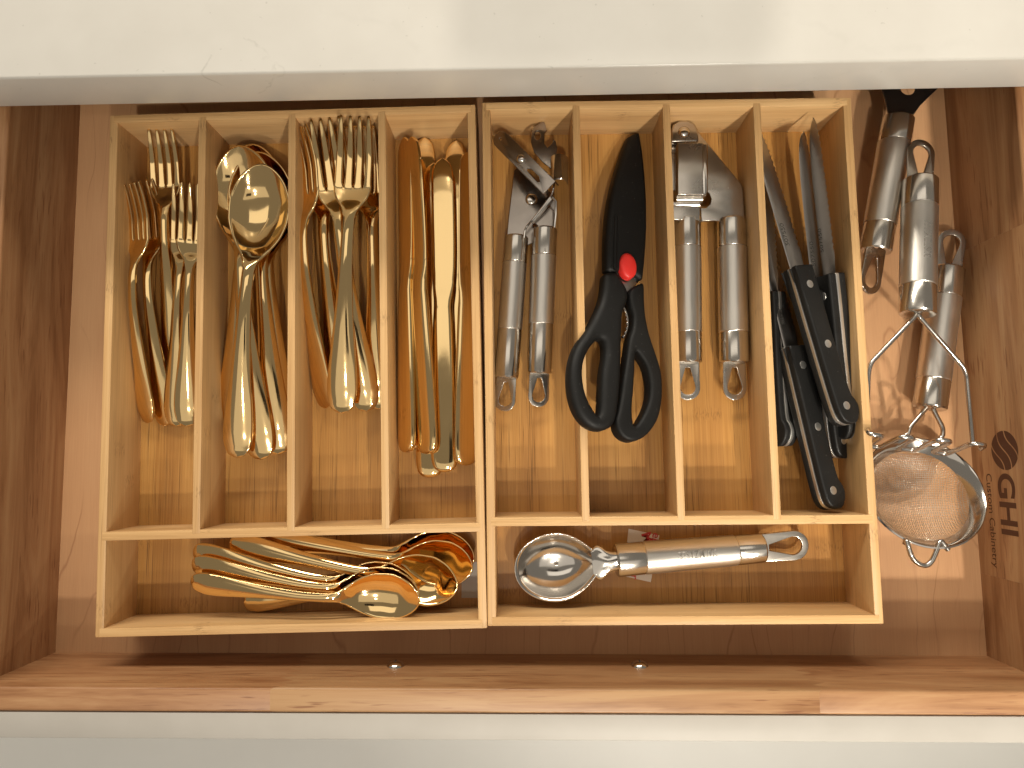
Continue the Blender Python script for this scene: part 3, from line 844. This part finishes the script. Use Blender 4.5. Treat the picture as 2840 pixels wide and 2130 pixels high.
def flat_on(plane, name, pts_px, off, thick, bev, mat, root, base, holes=(), smooth=0):
    """like flat(), but lying on the tilted plane z = a + b x + c y; off = distance above it"""
    a, b_, c_ = plane; nrm = np.array([-b_, -c_, 1.0]); nrm /= np.linalg.norm(nrm)
    def hit(px, py):
        d = ray(px, py); t = (a + off * math.sqrt(1 + b_ * b_ + c_ * c_) - CAM[2] + b_ * CAM[0] + c_ * CAM[1]) / (d[2] - b_ * d[0] - c_ * d[1])
        return CAM + d * t
    u = np.array([1, 0, b_]); u /= np.linalg.norm(u); v = np.cross(nrm, u); pl = []; org = None
    for q in [pts_px] + list(holes):
        if smooth: q = smooth_poly(q, smooth)
        w3 = [hit(x, y) for x, y in q]
        if org is None: org = np.mean(w3, axis=0)
        pl.append([(np.dot(p - org, u), np.dot(p - org, v)) for p in w3])
    R3 = Matrix((Vector(u), Vector(v), Vector(nrm))).transposed().to_4x4()
    if name is None: return org, R3, hit
    return part(name, curve_mesh(name, pl, thick, bev), mat, root, at(base) @ Matrix.Translation(Vector(org) * MM) @ R3)

# ------------------------------------------------------------------ kitchen scissors in their sheath
SP = (-22.0, -0.36, -0.135)
b = D(1340, 640, TF)
t = thing('kitchen_scissors', 'black kitchen scissors in a black sheath with red pivot button', 'scissors', b)
c7 = crop(1340, 700, 0.3014)
she = c6([(1408, 316), (1370, 322), (1312, 356), (1284, 420), (1244, 540), (1207, 660), (1172, 790), (1142, 930), (1121, 1080), (1110, 1250), (1106, 1420), (1108, 1570), (1140, 1596), (1215, 1594), (1250, 1575), (1330, 1600), (1380, 1640), (1420, 1668), (1446, 1655), (1462, 1500), (1474, 1350), (1482, 1180), (1481, 950), (1466, 700), (1446, 500), (1420, 345)])
flat_on(SP, 'sheath', she, 0, 12, 4.0, 'sheath', t, b)
_, _, hit = flat_on(SP, None, she, 5.7, 0, 0, None, None, None)
part('sheath_rib', tube('sheath_rib', [hit(*q) for q in c6([(1222, 1060), (1216, 1250), (1212, 1400), (1214, 1550)])], 1.6, 8), 'sheath', t, at(b))
flat_on(SP, 'blade', c7([(1212, 180), (1400, 200), (1404, 300), (1318, 372), (1300, 372)]), -0.5, 3.0, 0.4, 'blade', t, b)
_, R3, hit = flat_on(SP, None, she, 5.6, 0, 0, None, None, None)
q = hit(*c6([(1328, 1522)])[0])
V = []; F = []; nr, nk = 7, 32
for i in range(nr + 1):
    a = math.pi / 2 * i / nr
    for k in range(nk):
        th_ = 2 * math.pi * k / nk; V.append((6.7 * math.sin(a) ** 0.8 * math.cos(th_), 9.8 * math.sin(a) ** 0.8 * math.sin(th_), 3.6 * math.cos(a) ** 0.7 if i < nr else -3))
for i in range(nr):
    for k in range(nk): F.append((i * nk + k, (i + 1) * nk + k, (i + 1) * nk + (k + 1) % nk, i * nk + (k + 1) % nk))
part('pivot_button', mesh('pivot_button', V, F, 50), 'red', t, at(b) @ Matrix.Translation(Vector(q) * MM) @ R3)
hl = c7([(1118, 206), (1088, 236), (1078, 350), (1048, 480), (985, 620), (905, 760), (832, 870), (786, 1000), (770, 1130), (774, 1270), (800, 1400), (848, 1510), (920, 1595), (1000, 1640), (1080, 1646), (1146, 1618), (1186, 1560), (1206, 1480), (1228, 1300), (1240, 1100), (1246, 900), (1252, 700), (1262, 570), (1298, 470), (1306, 380), (1262, 290), (1206, 206)])
hh = c7([(1072, 818), (1092, 900), (1086, 1000), (1066, 1120), (1056, 1300), (1050, 1430), (1034, 1508), (985, 1450), (930, 1340), (900, 1220), (892, 1100), (912, 990), (962, 890), (1020, 826)])
flat_on(SP, 'handle', hl, 0, 13, 4.6, 'black', t, b, holes=[hh], smooth=3)
hr = c7([(1322, 376), (1396, 316), (1448, 316), (1454, 480), (1468, 620), (1502, 780), (1562, 960), (1606, 1110), (1618, 1290), (1602, 1450), (1562, 1570), (1484, 1680), (1392, 1738), (1322, 1744), (1252, 1708), (1206, 1640), (1194, 1560), (1216, 1470), (1246, 1300), (1262, 1180), (1290, 1000), (1316, 820), (1346, 720), (1352, 600), (1326, 500)])
hh = c7([(1374, 930), (1420, 975), (1470, 1060), (1500, 1180), (1506, 1300), (1482, 1420), (1430, 1530), (1370, 1608), (1346, 1560), (1340, 1440), (1354, 1260), (1364, 1100)])
flat_on(SP, 'handle', hr, 0, 12, 2.6, 'black', t, b, holes=[hh], smooth=3)
# toothed jar-gripper between the handles
gp = [(1288, 500), (1318, 560), (1332, 640), (1322, 720), (1290, 790)]
gi = smooth_path([(x, y, 0) for x, y in gp], 4)
teeth = []
for i, qq in enumerate(gi[::-1]): teeth.append((qq[0] - (22 if i % 2 else 8), qq[1]))
flat_on(SP, 'jar_gripper', c7([(q[0], q[1]) for q in gi] + teeth), 1.5, 2.5, 0.2, 'steel', t, b)

# ------------------------------------------------------------------ garlic press
b = D(1530, 560, TF)
t = thing('garlic_press', 'stainless steel garlic press with two round handles', 'garlic press', b)
c8 = crop(1820, 280, 0.3617)
steel_handle(t, at(b), P(1904, 608, -29), P(1907, 1007, -30), 10.2, 4, bands=(0.20, 0.79), loop_scale=1.12)
steel_handle(t, at(b), P(2028, 608, -29.5), P(2036, 1007, -30.2), 10.4, -4, bands=(0.20, 0.79), loop_scale=1.12)
flat('lower_lever', c8([(112, 230), (128, 180), (165, 154), (235, 152), (285, 185), (330, 255), (400, 338), (500, 460), (600, 580), (653, 646), (662, 680), (668, 760), (672, 912), (344, 926), (337, 822), (378, 824), (412, 795), (420, 755), (405, 716), (380, 690), (330, 690), (118, 690)]), -27, 2.4, 0.6, 'plate', t, b)
flat('pivot_bracket', c8([(110, 328), (106, 240), (126, 190), (170, 162), (240, 160), (288, 182), (314, 226), (321, 312), (300, 328)]), -21.5, 5.5, 1.6, 'plate', t, b)
dome_rivet('pivot_rivet', t, b, *c8([(213, 240)])[0], -18.8, 4.4, 2.4)
flat('press_box', c8([(150, 346), (344, 346), (344, 742), (150, 742)]), -19, 12, 0.9, 'plate', t, b)
flat('box_rim', c8([(338, 342), (386, 342), (388, 704), (372, 738), (338, 742)]), -18, 9, 1.6, 'steel', t, b)
flat('press_lever', c8([(118, 786), (332, 790), (333, 916), (118, 916)]), -21, 2.4, 0.6, 'plate', t, b)
m = tube('step_roll', [P(*q, -18.5) for q in c8([(152, 752), (352, 752)])], 2.6, 14)
part('step_roll', m, 'steel', t, at(b))
m = tube('step_roll', [P(*q, -20.5) for q in c8([(122, 792), (332, 796)])], 2.2, 14)
part('step_roll', m, 'steel', t, at(b))

# ------------------------------------------------------------------ steak knives
def make_steak(root):
    hl = 118.0; L = 232.0
    prof = [(0, -3.5), (1.5, -7.0), (6, -10.4), (12, -11.8), (17, -10.2), (24, -7.8), (60, -7.6), (90, -8.4), (hl - 1, -8.8), (hl, -8.2), (hl, 7.8), (hl - 1, 8.4), (80, 8.6), (40, 8.6), (14, 8.2), (5, 6.4), (1, 2.0)]
    prof = prof[:8] + [(hl - 4, -8.7), (hl - 1, -8.7), (hl, -8.0), (hl, -6.5), (hl, 0), (hl, 6.2), (hl, 7.6), (hl - 1, 8.3), (hl - 4, 8.4)] + prof[12:]
    pl = smooth_poly(prof, 3)
    out = []
    out.append(part('tang', curve_mesh('tang', [pl], 2.6, 0.15), 'rivet', root))
    for s in (1, -1):
        out.append(part('handle_scale', curve_mesh('handle_scale', [[(x, y * 0.985) for x, y in pl]], 5.6, 1.5), 'scale', root, Matrix.Translation((0, 0, s * 4.0 * MM))))
    for s in (1, -1):
        for x in (13, 58, 103):
            out.append(part('rivet', lathe('rivet', [(0, 3.0), (0.25, 2.9), (0.35, 2.5), (0.35, 0.01)], 20, 40), 'rivet', root,
                            Matrix.Translation((x * MM, 0, s * 6.7 * MM)) @ Matrix.Rotation(math.radians(-90 * s), 4, 'Y')))
    top = pchip((hl, 150, 190, 215, 228, L), (7.0, 7.0, 6.8, 5.0, 1.0, -2.5))
    bot = pchip((hl, 124, 130, 160, 200, 218, 228, L), (-7.0, -7.4, -8.2, -8.4, -7.8, -6.6, -4.6, -2.6))
    rows = []
    xs = list(np.linspace(hl - 1, 131, 8)) + list(np.arange(131.7, 226, 0.75)) + list(np.linspace(226.5, L, 8))
    for x in xs:
        lo = bot(x)
        if 134 < x < 225: lo += 1.3 * abs(math.sin((x - 134) * math.pi / 4.6)) - 0.3
        a = max(0.04, (top(x) - lo) / 2); rows.append((x, (top(x) + lo) / 2, a, 0.95, 2.1))
    V, F = loft(rows, 16)
    # flat ground faces: spine thick, edge thin
    V = [(x, y, z * (0.35 + 0.65 * min(1, max(0, (y - bot(x)) / 9)))) for x, y, z in V]
    out.append(part('blade', mesh('blade', V, F, 40), 'blade', root))
    tv, tf = text_flat('507550', 5.2, 0.02)
    out.append(part('etched_number', mesh('etched_number', [(136 + x * 1.15 + 8, y + 3.5, 1.02) for x, y, _ in tv], tf), 'etch', root))
    return out
sk = []
def steak(label, end, tip, ze, zt, roll, L=232):
    mw = pose(P(*end, ze), P(*tip, zt), L, roll)
    r = thing('steak_knife', label, 'knife', group='steak knives in the right tray', mat=mw)
    if not sk: sk.extend((c.name.split('.')[0], c.data, c.matrix_basis.copy()) for c in make_steak(r))
    else:
        for nm, dt, ml in sk: part(nm, dt, 'scale', r, ml)
    return r
steak('black-handled steak knife against the divider, only a sliver showing', (2166, 1238), (2112, 420), -30, -32, -62)
steak('black-handled steak knife whose blade points up in the middle', (2322, 1272), (2222, 362), -31, -12, 30)
steak('black-handled steak knife standing on edge by the right wall', (2352, 1216), (2250, 330), -22, -6, -78)
steak('black-handled steak knife reaching lowest, its end by the cross divider', (2302, 1414), (2098, 560), -14, -32, 26)
steak('black-handled steak knife lying on top with three bright rivets', (2342, 1180), (2094, 352), -3, -20, 24)

# ------------------------------------------------------------------ ice cream scoop and the bits of tape
cs = crop(1340, 1400, 0.5063)
b = P(1900, 1540, TF)
t = thing('ice_cream_scoop', 'steel ice cream scoop lying in the cross compartment', 'scoop', b)
A = P(*cs([(724, 303)])[0], -24); B = P(*cs([(1534, 236)])[0], -29)
mw, L = steel_handle(t, at(b), A, B, 11.6, 6, r2=10.2, bands=(0.19, 0.81), loop_scale=1.35)
curved_text(t, mw, 'BESTZMWK', 7.5, L * 0.40, L * 0.655, 4, 11.25)
C = P(1543, 1573, -22)
ax_ = (A - C); ax_[2] = 0; ax_ /= np.linalg.norm(ax_)
V = []; F = []; nr, nk = 14, 48
for i in range(nr + 1):
    f = i / nr
    for k in range(nk):
        a = 2 * math.pi * k / nk
        ex = 29.0 if math.cos(a) < 0 else 30.5
        x, y = f * ex * math.cos(a), f * 23.0 * math.sin(a) * (1 - 0.34 * max(0, math.cos(a)) ** 2 * f)
        V.append((x, y, -15.5 * (1 - f ** 2.6) - 0.0))
for i in range(nr):
    for k in range(nk): F.append((i * nk + k, (i + 1) * nk + k, (i + 1) * nk + (k + 1) % nk, i * nk + (k + 1) % nk))
VV, FF, _ = shell(V, F, [1.4] * len(V))
mwb = at(b) @ pose(C, C + ax_ * 10 + np.array([0, 0, 0.4]), None, 0)
part('bowl', mesh('bowl', VV, FF, True), 'steel', t, mwb)
V = []; rows = []
for f in np.linspace(0, 1, 14):
    x = 25 + f * (np.linalg.norm((A - C)[:2]) - 22)
    wdt = float(np.interp(f, (0, 0.12, 0.25, 0.38, 0.55, 0.75, 1), (8.5, 11.2, 12.2, 10.6, 7.6, 6.5, 6.3)))
    rows.append((x, 0, wdt, 1.2 + 2.6 * f, 2.4))
V, F = loft(rows, 20)
V = [(x, y, z - 0.6 + 2.2 * math.exp(-(y / 2.2) ** 2) * math.exp(-((x - 33) / 6) ** 2) * (1 if z > 0 else 0)) for x, y, z in V]
part('neck', mesh('neck', V, F, True), 'steel', t, mwb)

tp = [P(*q, TF + 0.35) for q in cs([(797, 131), (966, 168), (918, 424), (768, 390)])]
tb = np.mean(tp, axis=0)
tape = part('tape_scrap', mesh('tape_scrap', [q - tb for q in tp] + [q - tb - (0, 0, 0.3) for q in tp], [(3, 2, 1, 0), (4, 5, 6, 7), (0, 1, 5, 4), (1, 2, 6, 5), (2, 3, 7, 6), (3, 0, 4, 7)]), 'paper', None)
tape.location = Vector(tb) * MM
tag(tape, 'white tape scrap with red print under the ice cream scoop', 'tape')
def ink(s, px, py, size, rot, off=0.1):
    V, F = text_flat(s, size, off); q = P(px, py, TF + 0.35) - tb; c_, s_ = math.cos(rot), math.sin(rot)
    part('printed_letters', mesh('printed_letters', [(q[0] + x * c_ - y * s_, q[1] + x * s_ + y * c_, q[2] + 0.12) for x, y, _ in V], F), 'redink', tape)
ink('M', *cs([(896, 180)])[0], 9.5, math.radians(-76), 0.35)
ink('el', *cs([(945, 176)])[0], 8.0, math.radians(-106), 0.1)
ink('r', *cs([(828, 396)])[0], 8.0, math.radians(-100), 0.1)
lp = [P(1281, 1560, TF + 0.3), P(1326, 1558, TF + 0.3), P(1326, 1658, TF + 0.3), P(1280, 1658, TF + 0.3)]
lb = np.mean(lp, axis=0)
lab = part('paper_label', mesh('paper_label', [q - lb for q in lp] + [q - lb - (0, 0, 0.25) for q in lp], [(3, 2, 1, 0), (4, 5, 6, 7), (0, 1, 5, 4), (1, 2, 6, 5), (2, 3, 7, 6), (3, 0, 4, 7)]), 'label', None)
lab.location = Vector(lb) * MM
tag(lab, 'small plain grey label on the tray floor beside the teaspoon bowls', 'label')

# ------------------------------------------------------------------ tools lying beside the right tray
c2 = crop(2300, 230, 0.3617); c3 = crop(2300, 800, 0.3013); c4 = crop(2300, 1150, 0.3013)
b = P(2460, 500, FZ)
t = thing('turner', 'steel-handled turner whose dark head disappears under the countertop', 'turner', b)
A = P(*c2([(530, 268)])[0], -20); B = P(*c2([(352, 1295)])[0], -22)
mw, L = steel_handle(t, at(b), A, B, 11.0, -24, bands=(0.19, 0.80), loop_scale=1.3)
hd = c2([(398, 40), (428, 130), (452, 240), (470, 290), (610, 300), (632, 262), (690, 180), (760, 110), (835, 40)])
pts = [P(x, y, -20) for x, y in hd]
pts = [(q[0], q[1]) for q in pts]
d0 = np.array(A[:2]) - np.array(B[:2]); d0 /= np.linalg.norm(d0); nn = np.array([-d0[1], d0[0]])
e1, e0 = np.array(pts[-1]), np.array(pts[0])
ext = [tuple(e1 + d0 * 25 - nn * 7), tuple(e1 + d0 * 70 - nn * 6), tuple(e1 + d0 * 84 + nn * 2), tuple(e0 + d0 * 96 + nn * 4), tuple(e0 + d0 * 80 + nn * 8), tuple(e0 + d0 * 25 + nn * 4)]
pl = pts + ext; cc = np.mean(np.array(pl), axis=0)
hole = [tuple(np.array(P(*c2([(600, 40)])[0], -20)[:2]) + 5.5 * np.array([math.cos(a), math.sin(a)])) for a in np.linspace(0, 6.283, 20)[:-1]]
part('head', curve_mesh('head', [[(x - cc[0], y - cc[1]) for x, y in pl], [(x - cc[0], y - cc[1]) for x, y in hole]], 1.6, 0.4), 'darkst', t,
     at(b) @ Matrix.Translation(Vector((cc[0], cc[1], -20)) * MM))

b = P(2550, 900, FZ)
t = thing('potato_masher', 'steel potato masher with zigzag wire lying over the strainer', 'masher', b)
A = P(2544, 873, 3); B = P(2552, 499, -8)
mw, L = steel_handle(t, at(b), A, B, 11.6, 5, bands=(0.20, 0.79), loop_scale=1.30)
curved_text(t, mw, 'BESTZMWK', 7.2, L * 0.37, L * 0.64, 0, 11.75)
wl = round_path([P(*q, z) for q, z in zip(c3([(800, 235), (785, 265), (382, 686), (360, 780), (352, 1060), (352, 1290)]), (3, 3, 0, -1, -3, -2))], 6)
wr = round_path([P(*q, z) for q, z in zip(c3([(815, 235), (835, 268), (1238, 726), (1264, 800), (1320, 1410)]), (3, 3, 1, 0, 2))], 6)
path = [P(*c3([(352, 1290)])[0], -2)]
tops = [(430, 1348), (722, 1368), (1062, 1398), (1376, 1432)]
for i, q in enumerate(tops):
    tq = P(*c3([q])[0], 6); dn = np.array([0, -7.0, -26.0])
    lft, rgt = tq + np.array([-4.4, 0.6, 0]), tq + np.array([4.4, -0.6, 0])
    if i > 0: path.append(lft + np.array([-1.5, 0, 0]) + dn)
    path += [lft, rgt]
    if i < 3: path.append(rgt + np.array([1.5, 0, 0]) + dn)
path.append(path[-1] + np.array([0.5, -2.5, -6]))
path = round_path(path, 3.6, 6)
part('wire', tube('wire', wl, 1.55, 10), 'steel', t, at(b))
part('wire', tube('wire', wr, 1.55, 10), 'steel', t, at(b))
part('mashing_wire', tube('mashing_wire', path, 1.7, 10), 'steel', t, at(b))

b = P(2575, 1360, FZ)
t = thing('strainer', 'small round mesh strainer with steel handle and wire hook', 'strainer', b)
A = P(2578, 1133, -29); B = P(2629, 744, -33)
mw, L = steel_handle(t, at(b), A, B, 11.3, -8, bands=(0.20, 0.79), loop_scale=1.25)
C = P(2562, 1362, -13)
mr = Matrix.Translation(Vector(C) * MM) @ Matrix.Rotation(math.radians(-9), 4, 'Z') @ Matrix.Rotation(math.radians(-22), 4, 'X') @ Matrix.Rotation(math.radians(-6), 4, 'Y')
mwr = at(b) @ mr
R1 = 40.0
prof = [(R1 - 0.9, 0.8), (R1, 0.3), (R1 - 0.1, -0.5), (R1 - 1.2, -1.0), (R1 - 4.0, -3.6), (R1 - 6.6, -7.4), (R1 - 7.4, -7.8), (R1 - 7.7, -7.2), (R1 - 4.8, -2.9), (R1 - 2.0, 0.1)]
V = []; F = []; nk = 72
for k in range(nk):
    a = 2 * math.pi * k / nk
    for r_, z_ in prof: V.append((r_ * math.cos(a), r_ * math.sin(a), z_))
np_ = len(prof)
for k in range(nk):
    l = (k + 1) % nk
    for i in range(np_):
        j = (i + 1) % np_; F.append((k * np_ + i, l * np_ + i, l * np_ + j, k * np_ + j))
part('rim', mesh('rim', V, F, 50), 'steel', t, mwr)
# woven mesh bowl: every wire of the weave is real
RB = R1 - 6.9; V = []; F = []
def bowl_z(x, y):
    q = min(1.0, (x * x + y * y) / (RB * RB)); return -7.2 - 18.0 * (1 - q) ** 0.6
pitch = 1.25; nw = int(RB / pitch)
for dirn in (0, 1):
    for i in range(-nw, nw + 1):
        u = i * pitch + 0.15 * math.sin(i * 1.7); half = math.sqrt(max(0.01, RB * RB - u * u)); ns = max(6, int(half / 1.3))
        base_i = len(V)
        for s_ in range(ns + 1):
            v = half * math.sin(math.pi / 2 * (-1 + 2 * s_ / ns)); x, y = (u, v) if dirn == 0 else (v, u)
            z = bowl_z(x, y) + 0.16 * (1 if (s_ + i + dirn) % 2 else -1)
            du = 0.19
            for ang in (0, 2.094, 4.189):
                o1, o2 = du * math.cos(ang), du * math.sin(ang)
                V.append((x + (o1 if dirn == 0 else 0), y + (0 if dirn == 0 else o1), z + o2))
        for s_ in range(ns):
            for k in range(3):
                l = (k + 1) % 3; F.append((base_i + 3 * s_ + k, base_i + 3 * s_ + l, base_i + 3 * s_ + 3 + l, base_i + 3 * s_ + 3 + k))
o = part('wire_mesh', mesh('wire_mesh', V, F, True), 'wire', t, mwr); o['kind'] = 'stuff'
rim_w = lambda a, r=R1 - 1, z=-1: np.array(mr @ (Vector((r * math.cos(a), r * math.sin(a), z)) * MM)) / MM
for pts_, aa in ((c3([(895, 1098), (742, 1278), (728, 1340)]), math.radians(112)), (c3([(955, 1110), (1050, 1290), (1042, 1372)]), math.radians(72))):
    zz_ = (-29, -28, -28)
    pp = [P(*q, z) for q, z in zip(pts_, zz_)] + [rim_w(aa, R1 + 0.5, -3)]
    part('wire', tube('wire', round_path(pp, 6), 1.6, 10), 'steel', t, at(b))
hk = [rim_w(math.radians(-113), R1 + 0.6, -2)] + [P(*q, z) for q, z in zip(c4([(712, 1165), (752, 1290), (800, 1355), (880, 1388), (940, 1350), (985, 1255), (1025, 1165)]), (1, 1, 0.5, 0, 0.5, 1, 1))] + [rim_w(math.radians(-74), R1 + 0.6, -2)]
part('rest_hook', tube('rest_hook', smooth_path(hk, 5), 1.7, 10), 'steel', t, at(b))

# ------------------------------------------------------------------ the phone that takes the picture (its shadow and reflection are in it)
ph = thing('smartphone', 'dark smartphone held above the drawer, mirrored in the spoon bowls', 'phone', mat=Matrix.Translation(Vector(CAM) * MM) @ Matrix(RM.tolist()).to_4x4())
r_ = 9
def rrect(x0, x1, y0, y1, r):
    out = []
    for cx, cy, a0 in ((x1 - r, y1 - r, 0), (x0 + r, y1 - r, 90), (x0 + r, y0 + r, 180), (x1 - r, y0 + r, 270)):
        out += [(cx + r * math.cos(math.radians(a0 + k * 15)), cy + r * math.sin(math.radians(a0 + k * 15))) for k in range(7)]
    return out
part('body', curve_mesh('body', [rrect(-22, 136, -54, 22, 9)], 8.5, 2.0), 'phone', ph, Matrix.Translation((0, 0, 8 * MM)))
